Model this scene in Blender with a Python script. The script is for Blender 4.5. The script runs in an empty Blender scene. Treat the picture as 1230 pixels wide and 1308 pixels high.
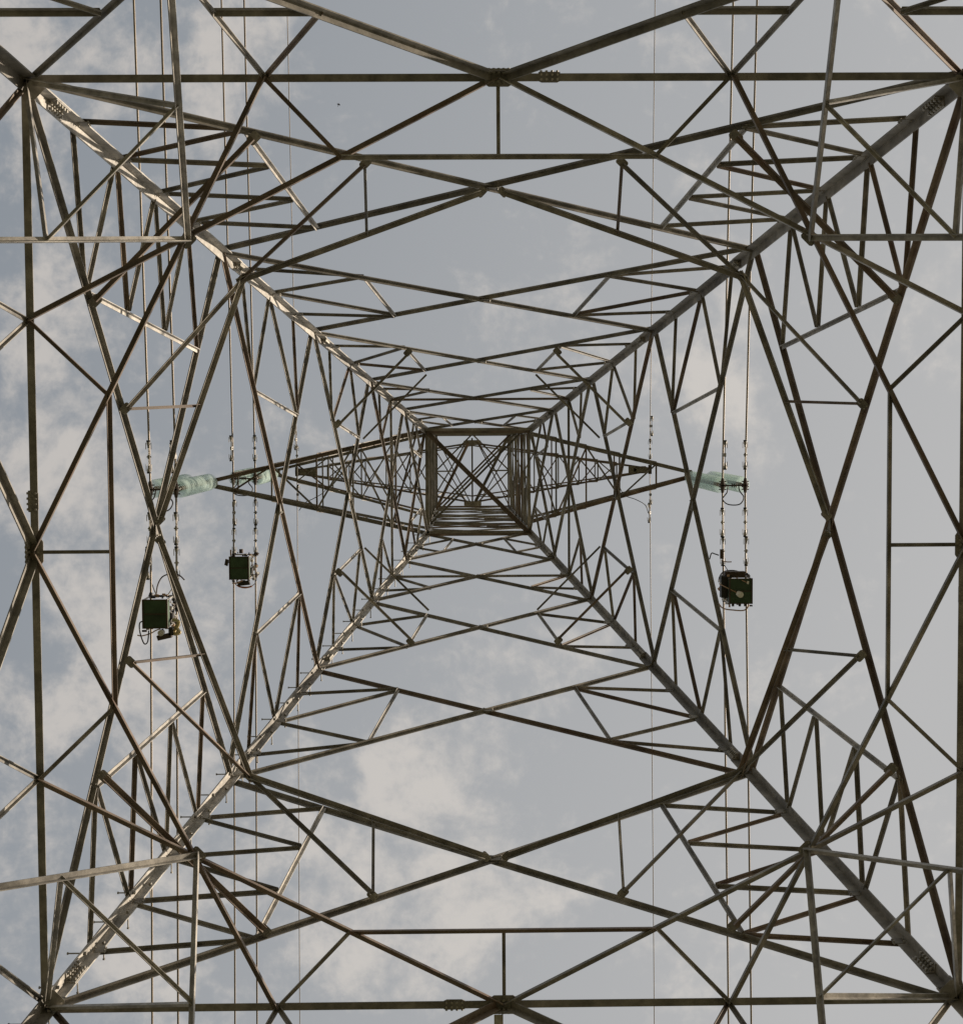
import bpy, bmesh, math, random
from mathutils import Vector, Matrix
random.seed(7)
scene = bpy.context.scene
col = scene.collection

# ---------------------------------------------------------------- camera
# Plan frame used below: x = east, n = north, z = metres above the camera.
# World: X = x, Y = -n, Z = z + EYE (the photograph looks straight up).
EYE = 1.6
F_PX, CXP, CYP = 2000.0, 615.0, 654.0
TILT_A, TILT_B, ROLL = -0.05499, -0.013957, 0.006923
CAM = (-0.288247, 0.855788, 0.0)

def W(p):
    return Vector((p[0], -p[1], p[2] + EYE))

def _rot(a, b, c):
    A = Matrix(((1, 0, 0), (0, math.cos(a), -math.sin(a)), (0, math.sin(a), math.cos(a))))
    B = Matrix(((math.cos(b), 0, math.sin(b)), (0, 1, 0), (-math.sin(b), 0, math.cos(b))))
    C = Matrix(((math.cos(c), -math.sin(c), 0), (math.sin(c), math.cos(c), 0), (0, 0, 1)))
    return C @ B @ A
RC = _rot(TILT_A, TILT_B, ROLL)

def at(px, py, z):
    """photo pixel + real height -> point in the plan frame"""
    d = RC.transposed() @ Vector(((px - CXP) / F_PX, -(py - CYP) / F_PX, 1.0))
    return Vector(CAM) + d * (z / d.z)

def tangent(px, py):
    d = RC.transposed() @ Vector(((px - CXP) / F_PX, -(py - CYP) / F_PX, 1.0))
    return d.x / d.z, -d.y / d.z

cd = bpy.data.cameras.new("camera")
cam = bpy.data.objects.new("camera", cd); col.objects.link(cam)
cd.sensor_fit = 'HORIZONTAL'; cd.sensor_width = 36.0
cd.lens = 36.0 * F_PX / 1230.0
cd.clip_start = 0.05; cd.clip_end = 5000
r0, r1, r2 = [Vector((RC[i][0], -RC[i][1], RC[i][2])) for i in range(3)]
m = Matrix.Identity(4)
for i in range(3):
    m[i][0] = r0[i]; m[i][1] = r1[i]; m[i][2] = -r2[i]
m.translation = W(CAM)
cam.matrix_world = m
scene.camera = cam

# ---------------------------------------------------------------- sky, sun, exposure
SUN_EL, SUN_STRENGTH = math.radians(27), 5.0
SKY_STRENGTH = 0.09
world = bpy.data.worlds.new("World"); scene.world = world; world.use_nodes = True
nt = world.node_tree; nt.nodes.clear()
N = nt.nodes.new; LK = nt.links.new
def mth(op, a, b=None, c=None, clamp=False):
    n = N('ShaderNodeMath'); n.operation = op; n.use_clamp = clamp
    for i, v in enumerate((a, b, c)):
        if v is None: continue
        if isinstance(v, (int, float)): n.inputs[i].default_value = v
        else: LK(v, n.inputs[i])
    return n.outputs[0]
out = N('ShaderNodeOutputWorld')
sky = N('ShaderNodeTexSky'); sky.sky_type = 'NISHITA'; sky.sun_disc = False
sky.sun_elevation = SUN_EL; sky.sun_rotation = math.radians(90)
sky.dust_density = 3.0; sky.air_density = 1.0
bg_sky = N('ShaderNodeBackground'); bg_sky.inputs[1].default_value = SKY_STRENGTH
LK(sky.outputs[0], bg_sky.inputs[0])
tc = N('ShaderNodeTexCoord')
sep = N('ShaderNodeSeparateXYZ'); LK(tc.outputs['Generated'], sep.inputs[0])
zc = mth('MAXIMUM', sep.outputs[2], 0.06)
tx = mth('DIVIDE', sep.outputs[0], zc); ty = mth('DIVIDE', sep.outputs[1], zc)
comb = N('ShaderNodeCombineXYZ'); LK(tx, comb.inputs[0]); LK(ty, comb.inputs[1])
def noise(scale, detail, rough, dist=0.0, off=(0, 0, 0), sc=(1, 1, 1)):
    mp = N('ShaderNodeMapping'); mp.inputs['Location'].default_value = off; mp.inputs['Scale'].default_value = sc
    LK(comb.outputs[0], mp.inputs[0])
    n = N('ShaderNodeTexNoise'); n.inputs['Scale'].default_value = scale
    n.inputs['Detail'].default_value = detail; n.inputs['Roughness'].default_value = rough
    n.inputs['Distortion'].default_value = dist
    LK(mp.outputs[0], n.inputs['Vector']); return n.outputs['Fac']
# cloud banks: (px, py, rx, ry, strength) where they stand in the sky
banks = [(60, 50, 110, 70, .75), (235, 75, 90, 80, .9), (30, 240, 70, 90, .7), (45, 400, 60, 80, .7),
         (60, 560, 90, 80, .4), (90, 800, 110, 150, .9), (200, 960, 60, 120, .7), (50, 1180, 120, 110, .7),
         (180, 1150, 60, 70, .6), (420, 110, 80, 80, .6), (490, 230, 60, 40, .4), (790, 70, 80, 60, .6),
         (870, 180, 90, 60, .5), (735, 850, 110, 65, .95), (505, 1040, 150, 100, 1.2), (590, 1180, 90, 70, .9),
         (430, 1240, 80, 60, .75), (740, 360, 60, 70, .6), (850, 490, 90, 80, .65), (775, 1150, 60, 50, .6),
         (1110, 680, 60, 60, .6), (960, 830, 70, 60, .5), (945, 430, 50, 80, .6), (190, 300, 80, 70, .6),
         (210, 500, 80, 90, .6), (640, 610, 60, 60, .5), (290, 820, 60, 110, .5), (470, 520, 80, 60, .35)]
acc = None
dw = N('ShaderNodeTexNoise'); dw.inputs['Scale'].default_value = 14; dw.inputs['Detail'].default_value = 5
LK(comb.outputs[0], dw.inputs['Vector'])
vm = N('ShaderNodeVectorMath'); vm.operation = 'MULTIPLY_ADD'
LK(dw.outputs['Color'], vm.inputs[0]); vm.inputs[1].default_value = (0.09, 0.09, 0.0)
sub = N('ShaderNodeVectorMath'); sub.operation = 'SUBTRACT'; LK(comb.outputs[0], sub.inputs[0]); sub.inputs[1].default_value = (.045, .045, 0)
LK(sub.outputs[0], vm.inputs[2])
for (px, py, rx, ry, s) in banks:
    u, v = tangent(px, py)
    mp = N('ShaderNodeMapping'); mp.vector_type = 'TEXTURE'
    mp.inputs['Location'].default_value = (u, v, 0); mp.inputs['Scale'].default_value = (rx / 2000 * 1.35, ry / 2000 * 1.35, 1)
    LK(vm.outputs[0], mp.inputs[0])
    ln = N('ShaderNodeVectorMath'); ln.operation = 'LENGTH'; LK(mp.outputs[0], ln.inputs[0])
    g = mth('MULTIPLY', ln.outputs['Value'], ln.outputs['Value']); g = mth('MULTIPLY', g, -1.0)
    g = mth('EXPONENT', g); g = mth('MULTIPLY', g, s)
    acc = g if acc is None else mth('ADD', acc, g)
# beyond the frame the same broken cloud goes on
rr = N('ShaderNodeVectorMath'); rr.operation = 'LENGTH'; LK(comb.outputs[0], rr.inputs[0])
far = N('ShaderNodeMapRange'); far.inputs[1].default_value = .35; far.inputs[2].default_value = .6
far.inputs[3].default_value = 0; far.inputs[4].default_value = .55; LK(rr.outputs['Value'], far.inputs[0])
acc = mth('ADD', mth('MINIMUM', acc, 1.15), far.outputs[0])
n1 = noise(9, 15, .58, .5)
n2 = noise(34, 12, .66, .3, (3, 1, 0))
nn = mth('ADD', mth('MULTIPLY', n1, .72), mth('MULTIPLY', n2, .28))
n3 = noise(70, 8, .6, .2, (1, 4, 0))
nn = mth('ADD', nn, mth('MULTIPLY', mth('SUBTRACT', n3, .5), .24))
nn = mth('ADD', mth('MULTIPLY', mth('SUBTRACT', nn, .5), 1.35), .5)
dens = mth('ADD', mth('MULTIPLY', acc, .228), nn)
cr = N('ShaderNodeMapRange'); cr.interpolation_type = 'SMOOTHSTEP'
cr.inputs[1].default_value = .58; cr.inputs[2].default_value = .86; cr.inputs[3].default_value = 0; cr.inputs[4].default_value = 1
LK(dens, cr.inputs[0])
# thin veil, denser towards the sun (east)
veil = N('ShaderNodeMapRange'); veil.inputs[1].default_value = -.36; veil.inputs[2].default_value = .34
veil.inputs[3].default_value = 0.0; veil.inputs[4].default_value = 1.0; LK(mth('ADD', tx, mth('MULTIPLY', ty, .28)), veil.inputs[0])
vcol = N('ShaderNodeMix'); vcol.data_type = 'RGBA'; LK(veil.outputs[0], vcol.inputs[0])
vcol.inputs[6].default_value = (.280, .308, .340, 1); vcol.inputs[7].default_value = (.540, .535, .525, 1)
ccol = N('ShaderNodeMix'); ccol.data_type = 'RGBA'; LK(veil.outputs[0], ccol.inputs[0])
ccol.inputs[6].default_value = (.525, .50, .478, 1); ccol.inputs[7].default_value = (.64, .61, .575, 1)
vc = N('ShaderNodeMix'); vc.data_type = 'RGBA'; LK(cr.outputs[0], vc.inputs[0])
LK(vcol.outputs[2], vc.inputs[6]); LK(ccol.outputs[2], vc.inputs[7])
bg_cl = N('ShaderNodeBackground'); LK(vc.outputs[2], bg_cl.inputs[0]); bg_cl.inputs[1].default_value = 1.0
mix = N('ShaderNodeMixShader')
fac = mth('MINIMUM', mth('ADD', .86, mth('MULTIPLY', cr.outputs[0], .12)), 1.0)
LK(fac, mix.inputs[0]); LK(bg_sky.outputs[0], mix.inputs[1]); LK(bg_cl.outputs[0], mix.inputs[2])
LK(mix.outputs[0], out.inputs[0])

sd = bpy.data.lights.new("sun", 'SUN'); sd.energy = SUN_STRENGTH; sd.angle = math.radians(.6); sd.color = (1.0, .86, .70)
sun = bpy.data.objects.new("sun", sd); col.objects.link(sun)
sdir = Vector((math.cos(SUN_EL), 0.0, math.sin(SUN_EL)))
sun.rotation_euler = sdir.to_track_quat('Z', 'Y').to_euler()
sun.location = (60, 0, 60)
vs = scene.view_settings
vs.view_transform = 'Standard'; vs.look = 'None'; vs.exposure = 0.0; vs.gamma = 1.0; vs.use_curve_mapping = False

scene.cycles.transparent_max_bounces = 128
scene.cycles.max_bounces = 6

# ---------------------------------------------------------------- materials
def mat(name, c1, c2, rough=.6, metal=0.0, scale=6, rust=None, rust_amt=.0, bump=.15):
    m = bpy.data.materials.new(name); m.use_nodes = True
    t = m.node_tree; b = t.nodes['Principled BSDF']; n = t.nodes.new; l = t.links.new
    tc = n('ShaderNodeTexCoord'); oi = n('ShaderNodeObjectInfo')
    ad = n('ShaderNodeVectorMath'); ad.operation = 'MULTIPLY_ADD'
    l(oi.outputs['Random'], ad.inputs[0]); ad.inputs[1].default_value = (37, 53, 11); l(tc.outputs['Object'], ad.inputs[2])
    ns = n('ShaderNodeTexNoise'); ns.inputs['Scale'].default_value = scale; ns.inputs['Detail'].default_value = 8
    ns.inputs['Roughness'].default_value = .7; l(ad.outputs[0], ns.inputs['Vector'])
    rp = n('ShaderNodeValToRGB'); rp.color_ramp.elements[0].position = .3; rp.color_ramp.elements[1].position = .72
    rp.color_ramp.elements[0].color = (*c1, 1); rp.color_ramp.elements[1].color = (*c2, 1)
    l(ns.outputs['Fac'], rp.inputs[0]); cur = rp.outputs[0]
    hv = n('ShaderNodeHueSaturation'); l(cur, hv.inputs['Color'])
    mr = n('ShaderNodeMapRange'); mr.inputs[3].default_value = .78; mr.inputs[4].default_value = 1.22
    l(oi.outputs['Random'], mr.inputs[0]); l(mr.outputs[0], hv.inputs['Value']); cur = hv.outputs[0]
    if rust:
        n2 = n('ShaderNodeTexNoise'); n2.inputs['Scale'].default_value = 2.3; n2.inputs['Detail'].default_value = 10
        n2.inputs['Roughness'].default_value = .75; l(ad.outputs[0], n2.inputs['Vector'])
        r2 = n('ShaderNodeMapRange'); r2.inputs[1].default_value = .66 - rust_amt; r2.inputs[2].default_value = .86 - rust_amt
        l(n2.outputs['Fac'], r2.inputs[0])
        mx = n('ShaderNodeMix'); mx.data_type = 'RGBA'; l(r2.outputs[0], mx.inputs[0]); l(cur, mx.inputs[6]); mx.inputs[7].default_value = (*rust, 1)
        cur = mx.outputs[2]
    if rust:   # long patches of dull and brighter zinc
        n3 = n('ShaderNodeTexNoise'); n3.inputs['Scale'].default_value = 3.1; n3.inputs['Detail'].default_value = 6
        ad3 = n('ShaderNodeVectorMath'); ad3.operation = 'ADD'; l(ad.outputs[0], ad3.inputs[0]); ad3.inputs[1].default_value = (9, 5, 3)
        l(ad3.outputs[0], n3.inputs['Vector'])
        r3 = n('ShaderNodeMapRange'); r3.inputs[1].default_value = .35; r3.inputs[2].default_value = .68
        r3.inputs[3].default_value = .68; r3.inputs[4].default_value = 1.3; l(n3.outputs['Fac'], r3.inputs[0])
        h3 = n('ShaderNodeHueSaturation'); l(cur, h3.inputs['Color']); l(r3.outputs[0], h3.inputs['Value']); cur = h3.outputs[0]
    l(cur, b.inputs['Base Color']); b.inputs['Roughness'].default_value = rough; b.inputs['Metallic'].default_value = metal
    if bump:
        bp = n('ShaderNodeBump'); bp.inputs['Strength'].default_value = bump; bp.inputs['Distance'].default_value = .004
        nb = n('ShaderNodeTexNoise'); nb.inputs['Scale'].default_value = 60; nb.inputs['Detail'].default_value = 4
        l(ad.outputs[0], nb.inputs['Vector']); l(nb.outputs['Fac'], bp.inputs['Height']); l(bp.outputs[0], b.inputs['Normal'])
    return m
RUST = (.10, .055, .035)
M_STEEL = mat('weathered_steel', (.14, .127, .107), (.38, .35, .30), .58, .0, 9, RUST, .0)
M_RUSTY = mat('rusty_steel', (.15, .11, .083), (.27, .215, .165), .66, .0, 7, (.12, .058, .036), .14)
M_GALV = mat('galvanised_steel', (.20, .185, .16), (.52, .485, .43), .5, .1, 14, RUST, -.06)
M_BOLT = mat('bolt_steel', (.26, .24, .2), (.45, .42, .36), .5, .3, 20, bump=0)
M_WIRE = mat('aluminium_strand', (.22, .18, .14), (.40, .34, .27), .5, .3, 40, bump=0)
M_DARK = mat('dark_rubber', (.015, .014, .013), (.04, .036, .03), .6, 0, 20, bump=0)
M_GREEN = mat('green_paint', (.030, .062, .030), (.055, .10, .05), .6, 0, 8, (.05, .035, .02), .02)
M_BROWN = mat('brown_frame_paint', (.05, .032, .022), (.09, .06, .04), .6, 0, 12)
M_WHITE = mat('white_plastic', (.7, .68, .64), (.82, .8, .76), .4, 0, 10, bump=0)
M_YEL = mat('yellow_strap', (.50, .38, .17), (.64, .52, .27), .6, 0, 10, bump=0)
M_ROPE = mat('tan_rope', (.42, .26, .16), (.6, .42, .28), .8, 0, 30, bump=0)
M_ORANGE = mat('orange_rope', (.35, .12, .04), (.5, .2, .08), .8, 0, 30, bump=0)
M_CONC = mat('concrete', (.28, .27, .25), (.4, .39, .36), .9, 0, 5)
M_BIRD = mat('bird_feathers', (.03, .028, .025), (.06, .055, .05), .8, 0, 5, bump=0)

def glass_mat():
    m = bpy.data.materials.new('green_glass'); m.use_nodes = True
    t = m.node_tree; t.nodes.clear(); n = t.nodes.new; l = t.links.new
    o = n('ShaderNodeOutputMaterial'); tr = n('ShaderNodeBsdfTransparent'); tr.inputs[0].default_value = (.968, .980, .973, 1)
    df = n('ShaderNodeBsdfTranslucent'); df.inputs[0].default_value = (.50, .60, .55, 1)
    dd = n('ShaderNodeBsdfDiffuse'); dd.inputs[0].default_value = (.42, .51, .46, 1)
    ad = n('ShaderNodeMixShader'); ad.inputs[0].default_value = .15; l(df.outputs[0], ad.inputs[1]); l(dd.outputs[0], ad.inputs[2])
    gl = n('ShaderNodeBsdfGlossy'); gl.inputs['Roughness'].default_value = .08
    m1 = n('ShaderNodeMixShader'); fr = n('ShaderNodeFresnel'); fr.inputs[0].default_value = 1.5
    fm = n('ShaderNodeMath'); fm.operation = 'MULTIPLY_ADD'; l(fr.outputs[0], fm.inputs[0]); fm.inputs[1].default_value = .36; fm.inputs[2].default_value = .028
    l(fm.outputs[0], m1.inputs[0])
    l(tr.outputs[0], m1.inputs[1]); l(ad.outputs[0], m1.inputs[2])
    m2 = n('ShaderNodeMixShader'); m2.inputs[0].default_value = .014; l(m1.outputs[0], m2.inputs[1]); l(gl.outputs[0], m2.inputs[2])
    l(m2.outputs[0], o.inputs[0]); return m
M_GLASS = glass_mat()

# ---------------------------------------------------------------- helpers
def link(name, me, material, parent=None, loc=None):
    if material and not me.materials: me.materials.append(material)
    o = bpy.data.objects.new(name, me); col.objects.link(o)
    if parent: o.parent = parent
    if loc is not None: o.location = loc
    return o
def bm_obj(name, bm, material, parent=None):
    me = bpy.data.meshes.new(name)
    bmesh.ops.recalc_face_normals(bm, faces=bm.faces)
    bm.to_mesh(me); bm.free()
    return link(name, me, material, parent)
def tag(o, label=None, cat=None, group=None, kind=None):
    if label: o['label'] = label
    if cat: o['category'] = cat
    if group: o['group'] = group
    if kind: o['kind'] = kind
    return o
def thing(name, label, cat, p, group=None):
    o = bpy.data.objects.new(name, None); o.empty_display_size = .2
    o.location = W(p); col.objects.link(o); tag(o, label, cat, group); return o
def V(*a): return Vector(a)

def prism(bm, poly, a, b):
    """poly: list of offset vectors; extruded from a to b"""
    va = [bm.verts.new(a + p) for p in poly]; vb = [bm.verts.new(b + p) for p in poly]
    n = len(poly); bm.faces.new(va[::-1]); bm.faces.new(vb)
    for i in range(n):
        bm.faces.new((va[i], va[(i + 1) % n], vb[(i + 1) % n], vb[i]))
def add_box(bm, c, ax, ay, az):
    vs = [bm.verts.new(c + ax * i + ay * j + az * k) for i in (-1, 1) for j in (-1, 1) for k in (-1, 1)]
    for f in ((0, 1, 3, 2), (4, 6, 7, 5), (0, 4, 5, 1), (2, 3, 7, 6), (0, 2, 6, 4), (1, 5, 7, 3)):
        bm.faces.new([vs[i] for i in f])
def frame(d):
    d = d.normalized(); u = d.cross(V(0, 0, 1))
    if u.length < .01: u = d.cross(V(1, 0, 0))
    u.normalize(); return d, u, d.cross(u).normalized()
def add_cyl(bm, a, b, r, seg=8, r2=None):
    d, u, v = frame(b - a); r2 = r if r2 is None else r2
    va = [bm.verts.new(a + (u * math.cos(t) + v * math.sin(t)) * r) for t in [2 * math.pi * i / seg for i in range(seg)]]
    vb = [bm.verts.new(b + (u * math.cos(t) + v * math.sin(t)) * r2) for t in [2 * math.pi * i / seg for i in range(seg)]]
    bm.faces.new(va[::-1]); bm.faces.new(vb)
    for i in range(seg): bm.faces.new((va[i], va[(i + 1) % seg], vb[(i + 1) % seg], vb[i]))
def add_tube(bm, pts, r, seg=6):
    rings = []
    u = None
    for i, p in enumerate(pts):
        d = (pts[min(i + 1, len(pts) - 1)] - pts[max(i - 1, 0)]).normalized()
        if u is None: _, u, _ = frame(d)
        u = (u - d * u.dot(d)).normalized(); v = d.cross(u)
        rings.append([bm.verts.new(p + (u * math.cos(t) + v * math.sin(t)) * r) for t in [2 * math.pi * k / seg for k in range(seg)]])
    for a, b in zip(rings, rings[1:]):
        for k in range(seg): bm.faces.new((a[k], a[(k + 1) % seg], b[(k + 1) % seg], b[k]))
    bm.faces.new(rings[0][::-1]); bm.faces.new(rings[-1])
def smooth(pts, n=8):
    """Catmull-Rom through pts"""
    P = [pts[0]] + list(pts) + [pts[-1]]; o = []
    for i in range(1, len(P) - 2):
        for k in range(n):
            t = k / n; a, b, c, d = P[i - 1], P[i], P[i + 1], P[i + 2]
            o.append(.5 * ((2 * b) + (c - a) * t + (2 * a - 5 * b + 4 * c - d) * t * t + (3 * b - a - 3 * c + d) * t ** 3))
    o.append(pts[-1]); return o
def add_lathe(bm, origin, axis, prof, seg=20):
    d, u, v = frame(axis); rings = []
    for (r, h) in prof:
        rings.append([bm.verts.new(origin + d * h + (u * math.cos(t) + v * math.sin(t)) * max(r, .0005)) for t in [2 * math.pi * k / seg for k in range(seg)]])
    for a, b in zip(rings, rings[1:]):
        for k in range(seg): bm.faces.new((a[k], a[(k + 1) % seg], b[(k + 1) % seg], b[k]))

# ---------------------------------------------------------------- ground
def ground():
    bm = bmesh.new(); S = 2500
    n = 40
    g = [-S, -600, -200, -80, -40, -20, -12, -8, -4, 0, 4, 8, 12, 20, 40, 80, 200, 600, S]
    vv = {}
    for i, x in enumerate(g):
        for j, y in enumerate(g):
            vv[i, j] = bm.verts.new((x, y, random.uniform(-.03, .03) if abs(x) < 100 and abs(y) < 100 else 0))
    for i in range(len(g) - 1):
        for j in range(len(g) - 1): bm.faces.new((vv[i, j], vv[i + 1, j], vv[i + 1, j + 1], vv[i, j + 1]))
    m = mat('dry_grass', (.05, .058, .027), (.115, .10, .055), .95, 0, .6, (.07, .055, .035), .1, bump=0)
    o = bm_obj('ground', bm, m); tag(o, kind='structure')
ground()

# ---------------------------------------------------------------- the pylon
pylon = thing('electricity_pylon', 'tall weathered steel lattice pylon with four legs narrowing to a square cage with crossarms', 'pylon', (0, 0, -EYE))
PO = W((0, 0, -EYE))
TOP = 34.4
ZA, ZC, ZD, ZE, ZF, ZG = 10.93, 14.90, 17.96, 20.6, 22.59, 24.10
def hw(z):
    return .8 + .18652 * (ZG - z) if z < ZG else .8
# face frames: name -> (left corner sign, right corner sign, inward normal)
FACES = {'N': ((-1, 1), (1, 1)), 'S': ((-1, -1), (1, -1)), 'W': ((-1, 1), (-1, -1)), 'E': ((1, 1), (1, -1))}
def drift(z):  # the cage leans a few centimetres
    return 0.0 if z < ZG else -.0125 * (z - ZG)
def fp(face, u, z):
    (ax, ay), (bx, by) = FACES[face]; h = hw(z)
    return V((ax + (bx - ax) * u) * h, (ay + (by - ay) * u) * h + drift(z), z)
def inward(face, z):
    s = .18652 if z < ZG else 0.0
    n = {'N': V(0, -1, -s), 'S': V(0, 1, -s), 'W': V(1, 0, -s), 'E': V(-1, 0, -s)}[face]
    return n.normalized()

count = 0
MEM = []
def angle(name, p, q, w, nrm, m=None, t=None, off=0.0, side=1, parent=None, w2=None):
    """an L-section bar from p to q (plan frame); one flange in the plane normal to nrm, one along nrm"""
    global count
    count += 1
    w = w * (.86 if w > .06 else .80)
    t = t or max(.005, w * .16)
    P, Q = W(p), W(q); d = (Q - P).normalized()
    n = Vector((nrm[0], -nrm[1], nrm[2])); n = (n - d * n.dot(d)).normalized()
    s = d.cross(n).normalized() * side
    w2 = w2 or w
    o = n * (off + ((count * 37) % 13) * .0006)
    L = [V(0, 0, 0), s * w, s * w + n * t, s * t + n * t, s * t + n * w2, n * w2]
    c = s * (w * .35)
    bm = bmesh.new(); prism(bm, [x + o - c - P for x in L], P, P) if False else None
    poly = [x + o - c for x in L]
    # local origin at P keeps the grain on each bar its own
    prism(bm, poly, V(0, 0, 0), Q - P)
    if m is None:
        r = random.random()
        m = M_RUSTY if r < .22 else M_STEEL
    ob = bm_obj(name, bm, m, parent or pylon)
    ob.location = P - (PO if parent is None else PO)
    return ob

def bolt(bm, p, n, r=.012, h=.014):
    add_cyl(bm, p, p + n * h, r, 6)

def gusset(p, ax, ay, n, sx, sy, nb=4, m=None, name='gusset_plate', t=.006):
    """flat plate centred at p (plan frame)"""
    P = W(p); X = Vector((ax[0], -ax[1], ax[2])).normalized(); Nn = Vector((n[0], -n[1], n[2])).normalized()
    Nn = (Nn - X * Nn.dot(X)).normalized(); Y = Nn.cross(X)
    bm = bmesh.new()
    c = V(0, 0, 0); k = .72
    pts = [(-1, -k), (-k, -1), (k, -1), (1, -k), (1, k), (k, 1), (-k, 1), (-1, k)]
    prism(bm, [X * (a * sx) + Y * (b * sy) for a, b in pts], -Nn * t, Nn * t)
    o = bm_obj(name, bm, m or M_STEEL, pylon); o.location = P - PO
    bb = bmesh.new()
    for i in range(nb):
        a = -.75 + 1.5 * i / max(1, nb - 1)
        for b in (-.45, .45):
            bolt(bb, X * (a * sx) + Y * (b * sy) + Nn * t, Nn, min(.012, sx * .12), .012)
            bolt(bb, X * (a * sx) + Y * (b * sy) - Nn * t, -Nn, min(.012, sx * .12), .012)
    b = bm_obj('bolt_heads', bb, M_BOLT, o)
    b['kind'] = 'stuff'
    return o

# legs ------------------------------------------------------------
for (sx, sy) in ((-1, 1), (1, 1), (1, -1), (-1, -1)):
    def lp(z): h = hw(z); return V(sx * h, sy * h + drift(z), z)
    segs = [(-EYE + .25, ZA + .15, .098), (ZA + .1, ZC + .35, .088), (ZC + .3, ZD + .3, .082), (ZD + .25, ZG + .02, .075), (ZG + .01, TOP, .06)]
    for (z0, z1, w) in segs:
        P, Q = W(lp(z0)), W(lp(z1)); d = (Q - P).normalized()
        a = V(-sx, 0, 0); b = V(0, sy, 0)   # inward in world axes (world Y = -n)
        a = (a - d * a.dot(d)).normalized(); b = (b - d * b.dot(d)).normalized(); t = .012
        bm = bmesh.new()
        prism(bm, [V(0, 0, 0), a * w, a * w + b * t, a * t + b * t, a * t + b * w, b * w], V(0, 0, 0), Q - P)
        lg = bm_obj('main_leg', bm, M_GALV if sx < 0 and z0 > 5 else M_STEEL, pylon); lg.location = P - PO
    # splices with rows of bolts on both flanges
    for zs, w, ln in ((ZA + .33, .092, .22), (ZC + .33, .085, .18), (ZD + .3, .078, .16), (ZF + .1, .072, .13)):
        P, Q = W(lp(zs)), W(lp(zs + ln)); d = (Q - P).normalized()
        a = V(-sx, 0, 0); b = V(0, sy, 0)
        a = (a - d * a.dot(d)).normalized(); b = (b - d * b.dot(d)).normalized()
        bm = bmesh.new(); t1 = .0125; t2 = .022
        prism(bm, [a * t1 + b * t1, a * w * .93 + b * t1, a * w * .93 + b * t2, a * t2 + b * t2, a * t2 + b * w * .93, a * t1 + b * w * .93], V(0, 0, 0), Q - P)
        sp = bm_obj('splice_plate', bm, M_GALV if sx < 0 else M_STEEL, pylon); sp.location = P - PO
        bb = bmesh.new(); n = 5
        for i in range(n):
            for k, f in enumerate((.45, .78)):
                pos = (Q - P) * ((i + .5 + .25 * k) / (n + .5))
                bolt(bb, pos + a * w * f + b * t2, b, .011, .02); bolt(bb, pos + b * w * f + a * t2, a, .011, .02)
        b_ = bm_obj('bolt_heads', bb, M_BOLT, sp); b_['kind'] = 'stuff'
    # scattered node bolts along the leg
    for zz in (11.72, 12.48, 13.27, 14.03, 15.5, 16.37, 17.17, 18.68, 19.6, 21.1, 21.8, 23.3):
        gp = lp(zz); h = .055
        gusset(gp + V(-sx * .07, 0, 0) + inward('N' if sy > 0 else 'S', zz) * .012, V(1, 0, 0), V(0, 0, 1), inward('N' if sy > 0 else 'S', zz), .05, .04, 2, m=M_STEEL, t=.003)
    # footing
    bm = bmesh.new(); f = W(lp(-EYE + .1)) - PO
    add_lathe(bm, V(0, 0, -.6), V(0, 0, 1), [(.001, 0), (.55, 0), (.5, .75), (.3, .85), (.001, .85)], 20)
    ft = bm_obj('concrete_footing', bm, M_CONC, pylon); ft.location = f

# step bolts on the south-west leg, alternately west and south ------
sb = bmesh.new(); add_cyl(sb, V(0, 0, 0), V(.11, 0, 0), .006, 6); add_cyl(sb, V(.106, 0, 0), V(.116, 0, 0), .011, 6); add_cyl(sb, V(-.03, 0, 0), V(-.015, 0, 0), .014, 6)
bmesh.ops.recalc_face_normals(sb, faces=sb.faces)
sbm = bpy.data.meshes.new('step_bolt'); sb.to_mesh(sbm); sb.free(); sbm.materials.append(M_GALV)
z = 1.0; k = 0
while z < ZG:
    h = hw(z)
    o = bpy.data.objects.new('step_bolt', sbm); col.objects.link(o); o.parent = pylon
    if k % 2: o.location = W((-h, -h + .06, z)) - PO; o.rotation_euler = (0, 0, math.pi)
    else: o.location = W((-h + .06, -h, z)) - PO; o.rotation_euler = (0, 0, math.pi / 2)
    z += .235; k += 1

# ring beams ---------------------------------------------------------
def hbeam(face, z, w, name='horizontal_beam', m=None, off=0.0):
    p, q = fp(face, 0, z), fp(face, 1, z); n = {'N': V(0, -1, 0), 'S': V(0, 1, 0), 'W': V(1, 0, 0), 'E': V(-1, 0, 0)}[face]
    # flange up in the face, flange inward
    return angle(name, p, q, w, n, m, off=off - (.42 if z < ZG - 1 else .2) * w + (.004 if abs(z - ZA) < .1 else 0), side=1 if face in 'NE' else -1)
for f in 'NESW': hbeam(f, ZA, .062, off=-.005 if f in 'NS' else .004, m=M_STEEL)

def member(face, u0, z0, u1, z1, w, name, off=0.0, m=None, side=None):
    p, q = fp(face, u0, z0), fp(face, u1, z1)
    nn = inward(face, (z0 + z1) / 2)
    if side is None:
        # heel upward so the inward flange caps the bar
        d = (W(q) - W(p)).normalized(); n = Vector((nn[0], -nn[1], nn[2])); s = d.cross(n)
        side = -1 if s.z > 0 else 1
    return angle(name, p, q, w, nn, m, off=off - .5 * w, side=side)

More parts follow.
